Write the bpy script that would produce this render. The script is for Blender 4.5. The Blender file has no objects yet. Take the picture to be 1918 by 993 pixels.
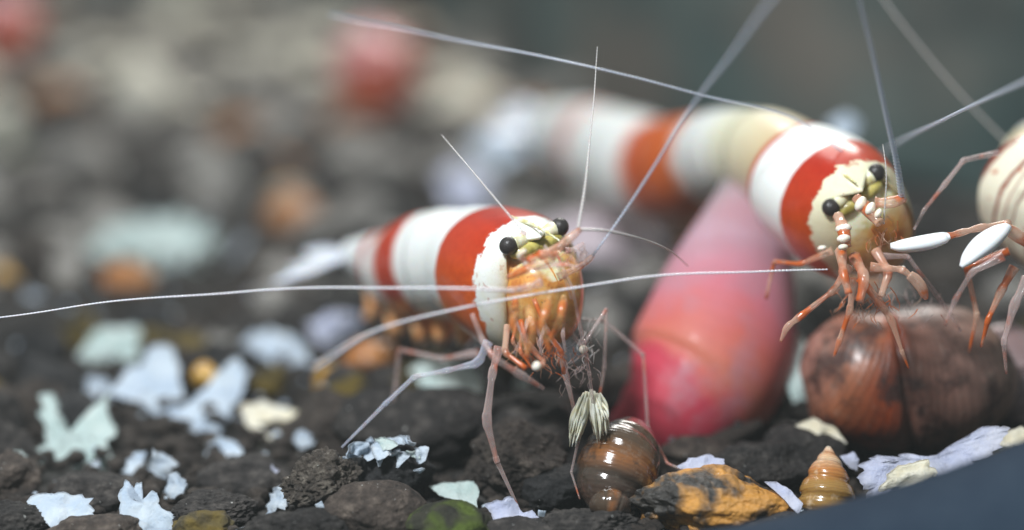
import bpy, math, random
import numpy as np
from mathutils import Vector, Matrix, noise
random.seed(7)
sc = bpy.context.scene
COL = sc.collection
rad = math.radians

# ------------------------------------------------------------------ camera
D0 = 40.0                      # focus distance; 100 photo pixels = 1 unit there
TH = rad(14)
H = 40 * math.sin(TH) + 4.635 * math.cos(TH)
CAM = np.array([0.0, 0.0, H])
RI = np.array([1.0, 0, 0]); UP = np.array([0, math.sin(TH), math.cos(TH)]); FW = np.array([0, math.cos(TH), -math.sin(TH)])
cd = bpy.data.cameras.new('camera'); cam = bpy.data.objects.new('camera', cd); COL.objects.link(cam)
cam.location = CAM; cam.rotation_euler = (math.pi / 2 - TH, 0, 0)
cd.sensor_width = 36; cd.lens = 36 * D0 / 19.18
cd.clip_start = 0.5; cd.clip_end = 600
cd.dof.use_dof = True; cd.dof.focus_distance = 39.9
APERTURE = 2.1                # diameter in units
cd.dof.aperture_fstop = cd.lens * 0.001 / APERTURE
sc.camera = cam
def V(x, y, z): return RI * x + UP * y + FW * z
def P(px, py, d=40.0):
    k = d / D0
    return CAM + FW * d + RI * ((px - 959) / 100 * k) + UP * ((496.5 - py) / 100 * k)
def ground_depth(py):          # depth at which photo row py meets the bed (z = 0)
    return H / (math.sin(TH) - (496.5 - py) / 4000 * math.cos(TH))

# ------------------------------------------------------------------ light
w = bpy.data.worlds.new('World'); sc.world = w; w.use_nodes = True
w.node_tree.nodes['Background'].inputs[0].default_value = (0.76, 0.92, 0.96, 1)
w.node_tree.nodes['Background'].inputs[1].default_value = 0.24
def area(name, loc, target, sx, sy, power, col):
    l = bpy.data.lights.new(name, 'AREA'); l.shape = 'RECTANGLE'; l.size = sx; l.size_y = sy; l.energy = power; l.color = col
    o = bpy.data.objects.new(name, l); COL.objects.link(o); o.location = loc
    o.rotation_euler = (Vector(target) - Vector(loc)).to_track_quat('-Z', 'Y').to_euler()
    return o
area('tank_lamp', (-15, 17, 40), (2, 42, 2), 8, 4, 34000, (0.93, 0.97, 1.0))
area('tank_lamp_rear', (8, 100, 46), (0, 78, 0), 34, 14, 32000, (1.0, 0.97, 0.92))
sc.view_settings.view_transform = 'Standard'; sc.view_settings.look = 'None'
sc.view_settings.exposure = 0.0; sc.view_settings.gamma = 1; sc.view_settings.use_curve_mapping = False
sc.render.engine = 'CYCLES'
sc.cycles.use_denoising = True; sc.cycles.max_bounces = 8; sc.cycles.transparent_max_bounces = 24
sc.cycles.caustics_reflective = False; sc.cycles.caustics_refractive = False
sc.cycles.use_adaptive_sampling = False; sc.cycles.sample_clamp_indirect = 4

# ------------------------------------------------------------------ material helpers
class NT:
    def __init__(s, name):
        s.m = bpy.data.materials.new(name); s.m.use_nodes = True
        s.t = s.m.node_tree; s.b = s.t.nodes['Principled BSDF']; s.out = s.t.nodes['Material Output']
    def n(s, typ, **kw):
        x = s.t.nodes.new(typ)
        for k, v in kw.items(): setattr(x, k, v)
        return x
    def l(s, a, b): s.t.links.new(a, b)
    def set(s, name, v):
        i = s.b.inputs[name]
        if isinstance(v, bpy.types.NodeSocket): s.l(v, i)
        else: i.default_value = v
    def coord(s, which='Object'):
        return s.n('ShaderNodeTexCoord').outputs[which]
    def noise(s, scale, detail=4, rough=0.55, vec=None, dist=0.0):
        x = s.n('ShaderNodeTexNoise'); x.inputs['Scale'].default_value = scale; x.inputs['Detail'].default_value = detail
        x.inputs['Roughness'].default_value = rough; x.inputs['Distortion'].default_value = dist
        s.l(vec if vec is not None else s.coord(), x.inputs['Vector']); return x.outputs['Fac']
    def voro(s, scale, vec=None, feature='F1'):
        x = s.n('ShaderNodeTexVoronoi', feature=feature); x.inputs['Scale'].default_value = scale
        s.l(vec if vec is not None else s.coord(), x.inputs['Vector']); return x.outputs['Distance']
    def ramp(s, fac, stops, interp='LINEAR'):
        x = s.n('ShaderNodeValToRGB'); r = x.color_ramp; r.interpolation = interp
        while len(r.elements) < len(stops): r.elements.new(0.5)
        for e, (p, c) in zip(r.elements, stops):
            e.position = p; e.color = (*c, 1) if len(c) == 3 else c
        s.l(fac, x.inputs[0]); return x.outputs[0]
    def val(s, fac, stops):
        return s.ramp(fac, [(p, (v, v, v)) for p, v in stops])
    def math(s, op, a, b=None, c=None):
        x = s.n('ShaderNodeMath', operation=op)
        for i, v in enumerate((a, b, c)):
            if v is None: continue
            if isinstance(v, (int, float)): x.inputs[i].default_value = v
            else: s.l(v, x.inputs[i])
        return x.outputs[0]
    def mix(s, fac, a, b, mode='MIX'):
        x = s.n('ShaderNodeMix', data_type='RGBA', blend_type=mode)
        for i, v in ((0, fac), (6, a), (7, b)):
            if isinstance(v, (int, float)): x.inputs[i].default_value = v
            elif isinstance(v, tuple): x.inputs[i].default_value = (*v, 1)
            else: s.l(v, x.inputs[i])
        return x.outputs[2]
    def bump(s, h, strength, dist=0.05):
        x = s.n('ShaderNodeBump'); x.inputs['Strength'].default_value = strength; x.inputs['Distance'].default_value = dist
        s.l(h, x.inputs['Height']); s.l(x.outputs[0], s.b.inputs['Normal'])
    def uv(s):
        x = s.n('ShaderNodeSeparateXYZ'); s.l(s.coord('UV'), x.inputs[0]); return x.outputs[0], x.outputs[1]
    def rnd(s): return s.n('ShaderNodeObjectInfo').outputs['Random']
    def sss(s, w_, scale=0.15, r=(1, .5, .3)):
        s.set('Subsurface Weight', w_); s.set('Subsurface Scale', scale); s.set('Subsurface Radius', r)

def flat_mat(name, c1, c2, scale=4, rough=0.5, bump=0.3, sss=0, coat=0, alpha=None, bscale=None, trans=0, bdist=.05):
    m = NT(name); f = m.noise(scale, 5)
    m.set('Base Color', m.ramp(f, [(.35, c1), (.65, c2)])); m.set('Roughness', rough)
    if bump: m.bump(m.noise(bscale or scale * 4, 6), bump, bdist)
    if sss: m.sss(sss)
    if coat: m.set('Coat Weight', coat); m.set('Coat Roughness', .12)
    if alpha is not None: m.set('Alpha', alpha)
    if trans: m.set('Transmission Weight', trans)
    return m.m

RED = (0.44, 0.018, 0.001); ORG = (0.74, 0.135, 0.003); WHT = (0.84, 0.86, 0.83); CRM = (0.80, 0.76, 0.55)

def carapace_mat(name, t_rear, t_red, front=WHT, lines=False, rim_line=1.0):
    """uv.x = position along the body, uv.y = 0 at one lower edge .. 0.5 on the back .. 1"""
    m = NT(name); u, v = m.uv()
    side = m.math('ABSOLUTE', m.math('SUBTRACT', v, 0.5))            # 0 on the back, .5 at the lower edge
    n1 = m.noise(2.8, 9, .74); n2 = m.noise(1.6, 3)
    redc = m.ramp(side, [(0.02, RED), (.16, (0.50, .042, .004)), (.36, ORG)])
    redc = m.mix(m.val(m.noise(7, 5), [(.35, 0), (.75, .45)]), redc, (0.30, 0.012, 0.002))
    fr = m.mix(m.val(side, [(.30, 0), (.47, .75)]), front, (0.62, 0.46, 0.20))
    fr = m.mix(m.val(m.noise(5, 4), [(.45, 0), (.75, .35)]), fr, (0.70, 0.68, 0.42))
    spots = m.val(m.noise(3.2, 3, .5, dist=.6), [(.64, 0), (.66, .8)])
    fr = m.mix(m.math('MULTIPLY', spots, .6), fr, (0.42, .08, .03))
    uw = m.math('ADD', u, m.math('MULTIPLY', m.math('SUBTRACT', n1, .5), .24))
    uw2 = m.math('ADD', u, m.math('MULTIPLY', m.math('SUBTRACT', n2, .5), .05))
    c0 = None; a = m.val(uw2, [(t_rear - .008, 0), (t_rear + .008, 1)])
    b = m.val(uw, [(t_red - .004, 0), (t_red + .004, 1)])
    rear = m.mix(m.val(side, [(.36, 0), (.5, .6)]), WHT, (.70, .62, .40))
    edge = m.val(u, [(0.0, rim_line), (.025, rim_line), (.04, 0)])
    rear = m.mix(edge, rear, (.50, .05, .02))
    c = m.mix(a, rear, redc); c = m.mix(b, c, fr)
    if lines:
        ln = m.ramp(m.math('ADD', u, m.math('MULTIPLY', m.math('SUBTRACT', m.noise(1.3, 3), .5), .10)), [(0, (1, 1, 1)), (.03, (0, 0, 0)), (.225, (0, 0, 0)), (.24, (1, 1, 1)), (.26, (1, 1, 1)), (.275, (0, 0, 0)), (.33, (0, 0, 0)), (.345, (.9, .9, .9)), (.36, (.0, .0, .0)), (.425, (0, 0, 0)), (.437, (1, 1, 1)), (.45, (0, 0, 0)), (.56, (0, 0, 0)), (.575, (1, 1, 1)), (.59, (0, 0, 0))])
        c = m.mix(ln, (.80, .76, .60), (0.24, 0.025, 0.008))
        c = m.mix(m.val(m.noise(2.2, 2), [(.66, 0), (.70, .8)]), c, (.5, .10, .02))
    at = m.n('ShaderNodeAttribute'); at.attribute_name = 'rim'
    c = m.mix(m.math('MULTIPLY', at.outputs['Fac'], .8), c, (.80, .62, .32)); m.set('Alpha', m.math('SUBTRACT', 1.0, m.math('MULTIPLY', at.outputs['Fac'], .55)))
    c = m.mix(m.val(side, [(.468, 0), (.49, .8)]), c, (.74, .66, .42))
    c = m.mix(m.val(m.noise(26, 4, .7), [(.5, 0), (.8, .25)]), c, (.25, .12, .06))
    m.set('Base Color', c); m.set('Roughness', .36); m.set('Coat Weight', .38); m.set('Specular IOR Level', .35); m.set('Coat Roughness', .10)
    m.sss(.22, .12); m.bump(m.noise(16, 5), .12, .03)
    return m.m

def abdomen_mat(name, stops):
    m = NT(name); u, v = m.uv()
    side = m.math('ABSOLUTE', m.math('SUBTRACT', v, 0.5))
    uw = m.math('ADD', u, m.math('MULTIPLY', m.math('SUBTRACT', m.noise(2.2, 4), .5), .05))
    c = m.ramp(uw, stops)
    c = m.mix(m.val(side, [(.33, 0), (.5, .5)]), c, (.72, .40, .20))
    m.set('Base Color', c); m.set('Roughness', .38); m.set('Coat Weight', .4); m.sss(.25, .15); m.bump(m.noise(9, 4), .1, .03)
    return m.m

def leg_mat(name, base=(.72, .55, .52), patch=(.55, .14, .06), alpha=.42, thr=.52, scale=2.2):
    m = NT(name); f = m.noise(scale, 2, .5)
    k = m.val(f, [(thr, 0), (thr + .16, 1)])
    m.set('Base Color', m.mix(k, base, patch)); m.set('Roughness', .22); m.set('Coat Weight', .5)
    lw = m.n('ShaderNodeLayerWeight'); lw.inputs['Blend'].default_value = .45
    a = m.math('MAXIMUM', m.math('MULTIPLY_ADD', lw.outputs['Facing'], .55, alpha - .22), m.math('MULTIPLY', k, .72))
    m.set('Alpha', a); m.sss(.2, .1)
    return m.m

M = {}
M['car1'] = carapace_mat('front_shrimp_shell', .235, .70, rim_line=0.0)
M['car2'] = carapace_mat('second_shrimp_shell', .49, .765, front=(.82, .78, .56))
M['car3'] = carapace_mat('edge_shrimp_shell', .1, .2, lines=True)
W = (.86, .87, .84); R = (.52, .035, .002)
M['abd1'] = abdomen_mat('front_shrimp_tail_shell', [(0, W), (.25, W), (.28, R), (.45, R), (.47, (.66, .25, .17)), (.50, W), (.63, W), (.65, R), (.71, R), (.73, W), (1, (.8, .82, .84))])
M['abd2'] = abdomen_mat('second_shrimp_tail_shell', [(0, (.60, .45, .25)), (.22, (.80, .78, .58)), (.30, W), (.38, W), (.41, (.66, .13, .012)), (.56, (.62, .09, .01)), (.60, W), (.76, W), (.78, (.55, .10, .05)), (.82, W), (1, W)])
M['leg'] = leg_mat('clear_limb_shell')
M['leg_blue'] = leg_mat('bluish_limb_shell', base=(.70, .72, .85), patch=(.55, .30, .28), thr=.60)
M['leg_red'] = leg_mat('reddish_limb_shell', base=(.80, .50, .36), patch=(.62, .13, .02), alpha=.52, thr=.42)
M['jaw'] = leg_mat('amber_limb_shell', base=(.82, .46, .18), patch=(.62, .16, .03), alpha=.42, thr=.46)
M['fan'] = leg_mat('clear_tail_fan', base=(.78, .82, .92), patch=(.9, .9, .9), alpha=.72, thr=.5)
M['swim'] = flat_mat('orange_swimmeret', (.70, .28, .08), (.84, .50, .26), 3, .4, .2, sss=.4)
M['face'] = None
def face_mat(name, lo, hi):
    m = NT(name); f = m.noise(2.6, 5, .6, dist=.5)
    c = m.ramp(f, [(.30, (.58, .20, .05)), (.48, (.76, .36, .08)), (.62, (.82, .48, .16)), (.8, (.80, .58, .34))])
    c = m.mix(m.val(m.noise(3.2, 6, .7, dist=.8), [(.50, 0), (.64, .7)]), c, (.48, .11, .02))
    c = m.mix(m.val(m.noise(7.5, 2, .6), [(.66, 0), (.70, .5)]), c, (.12, .08, .05))
    u_, v_ = m.uv(); dd = m.math('MINIMUM', v_, m.math('SUBTRACT', 1.0, v_))
    dd = m.math('ADD', dd, m.math('MULTIPLY', m.math('SUBTRACT', m.noise(3, 4), .5), .12))
    c = m.mix(m.val(dd, [(lo, 1), (hi, 0)]), c, m.mix(m.val(m.noise(5, 4), [(.45, 0), (.65, 1)]), (.82, .78, .56), (.62, .52, .20)))
    m.set('Base Color', c); m.set('Roughness', .28); m.set('Coat Weight', .5); m.sss(.5, .35, (1, .45, .2)); m.bump(m.noise(5, 3), .12, .04)
    m.set('Alpha', m.val(dd, [(.30, .95), (.46, .58)])); return m.m
M['face'] = face_mat('amber_flesh', .07, .14); M['face2'] = face_mat('cream_flesh', .20, .30)
M['white_bit'] = flat_mat('white_bead', (.84, .70, .54), (.88, .84, .76), 5, .35, .1, sss=.3, coat=.4)
M['paddle'] = flat_mat('white_claw', (.86, .89, .92), (.92, .93, .94), 2, .4, .1, sss=.2, coat=.3)
M['stalk'] = flat_mat('eyestalk', (.58, .50, .16), (.84, .82, .66), 5, .35, .15, sss=.3, coat=.5)
M['olive'] = flat_mat('olive_flesh', (.30, .24, .04), (.56, .48, .14), 5, .35, .3, sss=.3, coat=.5)
def eye_mat():
    m = NT('dark_eye'); m.set('Base Color', m.ramp(m.voro(30), [(0, (.014, .012, .012)), (.6, (.035, .030, .028))]))
    m.set('Roughness', .38); m.set('Specular IOR Level', .4); m.bump(m.voro(34), .25, .02); return m.m
M['eye'] = eye_mat()
def ant_mat(name, c, alpha):
    m = NT(name); m.set('Base Color', c + (1,)); m.set('Roughness', .3); m.set('Alpha', alpha); m.set('Coat Weight', .5); m.sss(.15, .05)
    return m.m
M['ant'] = ant_mat('antenna_pale', (.86, .84, .90), .85)
M['ant_dim'] = ant_mat('antenna_grey', (.62, .58, .56), .62)
M['ant_blue'] = ant_mat('antenna_blue', (.60, .64, .74), .55)
M['hair'] = flat_mat('cream_bristles', (.78, .70, .46), (.90, .88, .76), 4, .45, .2, sss=.2)
def rock_mat(name, cols, spark=.0, tint=None, scale=3.0, bump=.9, rough=.8):
    m = NT(name); f = m.noise(scale, 8, .7); r = m.rnd()
    c = m.ramp(f, [(.34, cols[0]), (.52, cols[1]), (.74, cols[2])])
    hsv = m.n('ShaderNodeHueSaturation'); m.l(c, hsv.inputs['Color']); m.l(m.math('MULTIPLY_ADD', r, .6, .42), hsv.inputs['Value']); c = hsv.outputs[0]
    if tint: c = m.mix(m.val(m.noise(1.1, 3, dist=.4), [(.42, 0), (.56, .95)]), c, tint)
    c = m.mix(m.val(m.noise(9, 3, .6), [(.70, 0), (.74, .8)]), c, (.55, .55, .52))
    m.set('Base Color', c); m.set('Roughness', rough)
    m.set('Specular IOR Level', .5)
    m.bump(m.math('ADD', m.noise(7, 9, .75), m.math('MULTIPLY', m.voro(9), .6)), bump, .12)
    return m.m
M['rock'] = rock_mat('dark_soil', [(.012, .010, .010), (.042, .036, .033), (.16, .14, .125)])
M['rock_brown'] = rock_mat('brown_soil', [(.020, .015, .012), (.075, .056, .045), (.22, .175, .14)])
M['rock_porous'] = rock_mat('porous_rock', [(.030, .024, .020), (.15, .12, .095), (.50, .44, .36)], scale=4.5, bump=1.0, rough=.5)
M['rock_black'] = rock_mat('black_soil', [(.010, .010, .011), (.028, .027, .028), (.07, .067, .067)])
M['rock_moss'] = rock_mat('mossy_stone', [(.03, .03, .02), (.07, .07, .04), (.15, .13, .09)], tint=(.085, .125, .012))
M['rock_moss2'] = rock_mat('brown_algae_stone', [(.02, .018, .014), (.09, .07, .03), (.22, .18, .07)], tint=(.16, .11, .015))
M['rock_orange'] = rock_mat('orange_mottled_stone', [(.025, .022, .020), (.08, .07, .06), (.22, .19, .16)], tint=(.62, .29, .055), bump=.5, rough=.4)
def flake_mat(name, c1, c2, alpha=1.0):
    m = NT(name); f = m.noise(1.4, 5); r = m.rnd()
    m.set('Base Color', m.mix(m.val(m.noise(6, 5, .65), [(.55, 0), (.8, .4)]), m.ramp(f, [(.3, c1), (.7, c2)]), (.42, .40, .34)))
    m.set('Roughness', .45); m.sss(.35, .25, (.8, .9, 1)); m.bump(m.noise(4, 8, .7), .8, .12); m.set('Alpha', alpha)
    return m.m
M['flake'] = flake_mat('white_flake', (.38, .48, .62), (.62, .70, .78))
M['flake_lilac'] = flake_mat('lilac_flake', (.44, .48, .68), (.64, .66, .80))
M['flake_green'] = flake_mat('pale_green_flake', (.36, .48, .46), (.60, .70, .68))
M['flake_cream'] = flake_mat('cream_flake', (.80, .70, .46), (.86, .84, .74))
M['flake_grey'] = flake_mat('grey_flake', (.15, .14, .13), (.32, .30, .27))
M['amber'] = flat_mat('amber_bit', (.40, .20, .03), (.66, .40, .08), 2, .4, .3, sss=.3, coat=.3)
M['rust'] = flat_mat('rusty_bit', (.30, .11, .03), (.48, .21, .06), 2, .4, .3, sss=.3)
M['cream'] = flat_mat('cream_pebble', (.58, .55, .44), (.72, .68, .58), 1.5, .5, .3)
def bank_mat():
    m = NT('mossy_bank'); c = m.ramp(m.noise(.16, 4, .6), [(.34, (.022, .040, .040)), (.5, (.060, .092, .086)), (.66, (.13, .16, .145))])
    c = m.mix(m.val(m.noise(.10, 3, .5, dist=.3), [(.50, 0), (.62, .8)]), c, (.13, .105, .085))
    m.set('Base Color', c); m.set('Roughness', .9); m.bump(m.noise(1.2, 5), .4, .4); return m.m
M['greenbank'] = bank_mat()

# ------------------------------------------------------------------ mesh helpers
def tagit(o, label=None, cat=None, group=None, kind=None):
    if label: o['label'] = label
    if cat: o['category'] = cat
    if group: o['group'] = group
    if kind: o['kind'] = kind
    return o
def mk(name, verts, faces, mat, parent=None, origin=None, uvs=None, smooth=True):
    verts = np.asarray(verts, float)
    if origin is None: origin = np.zeros(3) if parent is None else None
    base = np.array(parent['_o']) if parent is not None else np.array(origin, float)
    me = bpy.data.meshes.new(name); me.from_pydata((verts - base).tolist(), [], [tuple(f) for f in faces])
    if uvs is not None:
        ul = me.uv_layers.new(name='UVMap'); li = np.empty(len(me.loops), dtype=np.int64); me.loops.foreach_get('vertex_index', li)
        ul.data.foreach_set('uv', np.asarray(uvs, float)[li].ravel())
    if smooth: me.shade_smooth()
    me.materials.append(mat)
    o = bpy.data.objects.new(name, me); COL.objects.link(o)
    if parent is not None: o.parent = parent
    else: o.location = base
    o['_o'] = base.tolist()
    return o
def thing(name, label, cat, loc, group=None):
    o = bpy.data.objects.new(name, None); COL.objects.link(o); o.location = loc; o['_o'] = list(map(float, loc))
    o.empty_display_size = .2
    return tagit(o, label, cat, group)
def subpart_parent(o, ch):     # mesh parents sit at their thing's origin, so children share it
    ch.parent = o
def loft(rings, closed=True, cap0=False, cap1=False, us=None):
    n = len(rings[0]); k = len(rings)
    verts = [p for r in rings for p in r]; faces = []; uvs = []
    for i in range(k):
        u = us[i] if us is not None else i / (k - 1)
        for j in range(n): uvs.append((u, j / (n if closed else n - 1)))
    for i in range(k - 1):
        for j in range(n if closed else n - 1):
            a = i * n + j; b = i * n + (j + 1) % n
            faces.append((a, b, b + n, a + n))
    for flag, i in ((cap0, 0), (cap1, k - 1)):
        if flag:
            c = len(verts); verts.append(np.mean(rings[i], axis=0)); uvs.append((0 if i == 0 else 1, .5))
            for j in range(n):
                a, b = i * n + j, i * n + (j + 1) % n
                faces.append((c, b, a) if i == 0 else (c, a, b))
    return verts, faces, uvs
def catmull(pts, per=8):
    pts = np.asarray(pts, float); n = len(pts)
    if n < 3:
        t = np.linspace(0, 1, per + 1)[:, None]; return pts[0] * (1 - t) + pts[-1] * t
    ext = np.vstack([2 * pts[0] - pts[1], pts, 2 * pts[-1] - pts[-2]]); out = []
    for i in range(1, n):
        p0, p1, p2, p3 = ext[i - 1], ext[i], ext[i + 1], ext[i + 2]
        for s in range(per):
            t = s / per
            out.append(.5 * ((2 * p1) + (-p0 + p2) * t + (2 * p0 - 5 * p1 + 4 * p2 - p3) * t * t + (-p0 + 3 * p1 - 3 * p2 + p3) * t ** 3))
    out.append(ext[n]); return np.array(out)
def nrm(v): return v / (np.linalg.norm(v) + 1e-12)
def frames(path, ref=None):
    T = np.gradient(path, axis=0); T = np.array([nrm(t) for t in T])
    a = np.array([0, 0, 1.0]) if ref is None else np.array(ref, float)
    if abs(np.dot(a, T[0])) > .95: a = np.array([1.0, 0, 0])
    N = nrm(a - T[0] * np.dot(a, T[0])); Ns = []; Bs = []
    for t in T:
        N = nrm(N - t * np.dot(N, t)); Ns.append(N); Bs.append(np.cross(t, N))
    return T, np.array(Ns), np.array(Bs)
def resample(path, rr, step):
    seg = np.linalg.norm(np.diff(path, axis=0), axis=1); s = np.concatenate([[0], np.cumsum(seg)])
    n = max(4, int(s[-1] / step)); t = np.linspace(0, s[-1], n)
    return np.stack([np.interp(t, s, path[:, i]) for i in range(3)], 1), np.interp(t, s, rr)
def tube(pts, radii, n=8, per=6, flat=1.0, caps=True, straight=False, ref=None):
    q = np.hstack([np.asarray(pts, float), np.asarray(radii, float)[:, None]])
    if straight:
        t = np.linspace(0, len(q) - 1, (len(q) - 1) * per + 1); c = np.stack([np.interp(t, range(len(q)), q[:, i]) for i in range(4)], 1)
    else: c = catmull(q, per)
    path, rr = c[:, :3], np.maximum(c[:, 3], 1e-3)
    T, N, B = frames(path, ref); rings = []
    for i in range(len(path)):
        rings.append([path[i] + rr[i] * (math.cos(a) * N[i] * flat + math.sin(a) * B[i]) for a in np.linspace(0, 2 * math.pi, n, endpoint=False)])
    return loft(rings, True, caps, caps)
def merge(parts):
    V_, F_, U_ = [], [], []
    for v, f, u in parts:
        o = len(V_); V_ += list(v); F_ += [tuple(i + o for i in q) for q in f]; U_ += list(u)
    return V_, F_, U_
def add(name, vfu, mat, parent=None, origin=None, smooth=True):
    return mk(name, vfu[0], vfu[1], mat, parent, origin, vfu[2], smooth)
def ellipsoid(c, ax, n=20, m=12):
    """ax: three world axis vectors"""
    rings = []
    for i in range(m + 1):
        t = math.pi * i / m; t = min(max(t, .02), math.pi - .02)
        rings.append([c + ax[2] * math.cos(t) + math.sin(t) * (ax[0] * math.cos(a) + ax[1] * math.sin(a)) for a in np.linspace(0, 2 * math.pi, n, endpoint=False)])
    return loft(rings, True, True, True)
def ball(c, r, n=20, m=12): return ellipsoid(np.array(c), [RI * r, FW * r, UP * r], n, m)
def px(list_, base=40.0):      # [(px, py, dz, r)] -> points, radii
    return [P(a[0], a[1], base + a[2]) for a in list_], [a[3] for a in list_]

def antenna(parent, pts, mat, r0=.028, r1=.012, pitch=.075, name='antenna', ringed=True):
    q = catmull(np.array([P(a[0], a[1], 40 + a[2]) for a in pts]), 12)
    rr = np.linspace(r0, r1, len(q)); path, rr = resample(q, rr, pitch / 3)
    for i in range(len(path)):
        w3 = noise.noise_vector(Vector(path[i] * .45)); path[i] += np.array(w3) * .045 * min(1, i / 60)
    T, N, B = frames(path); rings = []
    for i in range(len(path)):
        k = (1.0, 1.28, .62)[i % 3] if ringed else 1
        rings.append([path[i] + rr[i] * k * (math.cos(a) * N[i] + math.sin(a) * B[i]) for a in np.linspace(0, 2 * math.pi, 6, endpoint=False)])
    return add(name, loft(rings, True, True, True), mat, parent)
def leg(parent, pts, mat, name='leg', base=40.0, n=8, thin=.82):
    """jointed limb: straight tapering podomeres with swollen joints"""
    P3, rr = px(pts, base); rr = [q * thin for q in rr]; P3 = [np.array(p) for p in P3]; Q, q = [], []
    for i in range(len(P3)):
        if 0 < i < len(P3) - 1:
            a = nrm(P3[i - 1] - P3[i]); b = nrm(P3[i + 1] - P3[i]); r = rr[i]
            Q += [P3[i] + a * r * 2.2, P3[i] + a * r * .9, P3[i] + b * r * .9, P3[i] + b * r * 2.4]; q += [r * .86, r * 1.04, r * 1.0, r * .78]
        else: Q.append(P3[i]); q.append(rr[i])
    return add(name, tube(Q, q, n, 4), mat, parent)

def displaced_ico(sub, R3, amp, freq, seed, pores=0.0, flat=0.0):
    import bmesh
    bm = bmesh.new(); bmesh.ops.create_icosphere(bm, subdivisions=sub, radius=1)
    off = Vector((seed * 7.13, seed * 3.7, seed * 1.9))
    for v in bm.verts:
        d = v.co.normalized()
        # facet the ball a little with a few cutting planes
        k = 1.0
        for j in range(7):
            rr = noise.cell_vector(off + Vector((j * 3.1, 1.5, 2.5))) - Vector((.5, .5, .5))
            if rr.length < 1e-3: continue
            rr.normalize(); dp = d.dot(rr)
            if dp > .62: k = min(k, .72 / max(dp, .1) + .06)
        h = noise.fractal(d * freq + off, 0.9, 2.1, 5)
        k += amp * h
        if pores:
            c = noise.voronoi(d * freq * 3.2 + off)[0][0]; k -= pores * max(0, .32 - c) * 1.6
            c = noise.voronoi(d * freq * 7 + off)[0][0]; k -= pores * .5 * max(0, .34 - c)
            k += pores * .35 * noise.turbulence(d * freq * 5 + off, 3, False)
        v.co = d * k
    V_ = np.array([v.co[:] for v in bm.verts]) * np.array(R3); F_ = [[v.index for v in f.verts] for f in bm.faces]; bm.free()
    return V_, F_
def rotm(a, b, c):
    return np.array(Matrix.Rotation(c, 3, 'Z') @ Matrix.Rotation(b, 3, 'Y') @ Matrix.Rotation(a, 3, 'X'))
def stone(name, label, cx, cy, d, rx, ry, rz, mat, seed, sub=5, amp=.16, freq=1.6, pores=0.0, tilt=0.0, cat='stone', group=None):
    """centre by sight line, radii: across, up, in depth"""
    V_, F_ = displaced_ico(sub, (1, 1, 1), amp, freq, seed, pores)
    c, s = math.cos(tilt), math.sin(tilt); x, z, y = V_[:, 0] * rx, V_[:, 1] * ry, V_[:, 2] * rz
    X = x * c - z * s; Z = x * s + z * c
    o_ = P(cx, cy, d); W_ = o_ + np.outer(X, RI) + np.outer(Z, np.array([0, 0, 1.0])) + np.outer(y, np.array([0, 1.0, 0]))
    o = mk(name, W_, F_, mat, None, o_); return tagit(o, label, cat, group)

def flake_mesh(outline, thick=.05, rings=7, curl=.25, seed=0, freq=.8, sub=6):
    """outline: points (x,y) of a sheet, z is its normal; returns local verts"""
    o = np.array(outline, float); c = o.mean(axis=0)
    fine = []
    for i in range(len(o)):
        a, b = o[i], o[(i + 1) % len(o)]
        for s in range(sub): fine.append(a + (b - a) * s / sub)
    fine = np.array(fine); n = len(fine)
    for i in range(n):
        q_ = fine[i]; k = noise.fractal(Vector((q_[0] * 3.5, q_[1] * 3.5, seed * 3.3)), .8, 2.2, 4); fine[i] = c + (q_ - c) * (1 + .28 * k)
    V_, F_ = [], []
    for side in (1, -1):
        for r in range(1, rings + 1):
            for i in range(n):
                p = c + (fine[i] - c) * (r / rings)
                z = curl * noise.fractal(Vector((p[0] * freq, p[1] * freq, seed * 5.1)), 1, 2, 3) + .25 * curl * noise.noise(Vector((p[0] * 5, p[1] * 5, seed)))
                V_.append((p[0], p[1], z + side * thick / 2 * (1 - .6 * (r == rings)) * (1 + .5 * noise.noise(Vector((p[0] * 3, p[1] * 3, seed + 4))))))
    m = rings * n
    for side in range(2):
        b0 = side * m
        for r in range(rings - 1):
            for i in range(n):
                a = b0 + r * n + i; b = b0 + r * n + (i + 1) % n; q = (a, b, b + n, a + n); F_.append(q if side == 0 else q[::-1])
    ci = len(V_)
    for side in range(2):
        V_.append((c[0], c[1], curl * noise.fractal(Vector((c[0] * freq, c[1] * freq, seed * 5.1)), 1, 2, 3) + .25 * curl * noise.noise(Vector((c[0] * 5, c[1] * 5, seed))) + (thick / 2 if side == 0 else -thick / 2)))
        for i in range(n):
            a = side * m + i; b = side * m + (i + 1) % n; F_.append((ci + side, b, a) if side == 0 else (ci + side, a, b))
    for i in range(n):
        a = (rings - 1) * n + i; b = (rings - 1) * n + (i + 1) % n; F_.append((a + m, b + m, b, a))
    return np.array(V_), F_
def flake_px(label, poly, d, mat, tip=0.0, curl=.25, thick=.07, seed=1, name='white_flake', group=None, cat='flake', yaw=0.0):
    """sheet whose outline is seen at those pixels; tip = how far its top leans away from the viewer (rise in depth per unit height)"""
    cx = sum(p[0] for p in poly) / len(poly); cy = sum(p[1] for p in poly) / len(poly); k = d / 40
    loc = [((p[0] - cx) / 100 * k, -(p[1] - cy) / 100 * k) for p in poly]
    V_, F_ = flake_mesh(loc, thick, 8, curl, seed)
    o_ = P(cx, cy, d)
    W_ = o_ + np.outer(V_[:, 0], RI) + np.outer(V_[:, 1], UP) + np.outer(V_[:, 1] * tip + V_[:, 0] * yaw - V_[:, 2], FW)
    return tagit(mk(name, W_, F_, mat, None, o_), label, cat, group)

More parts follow.
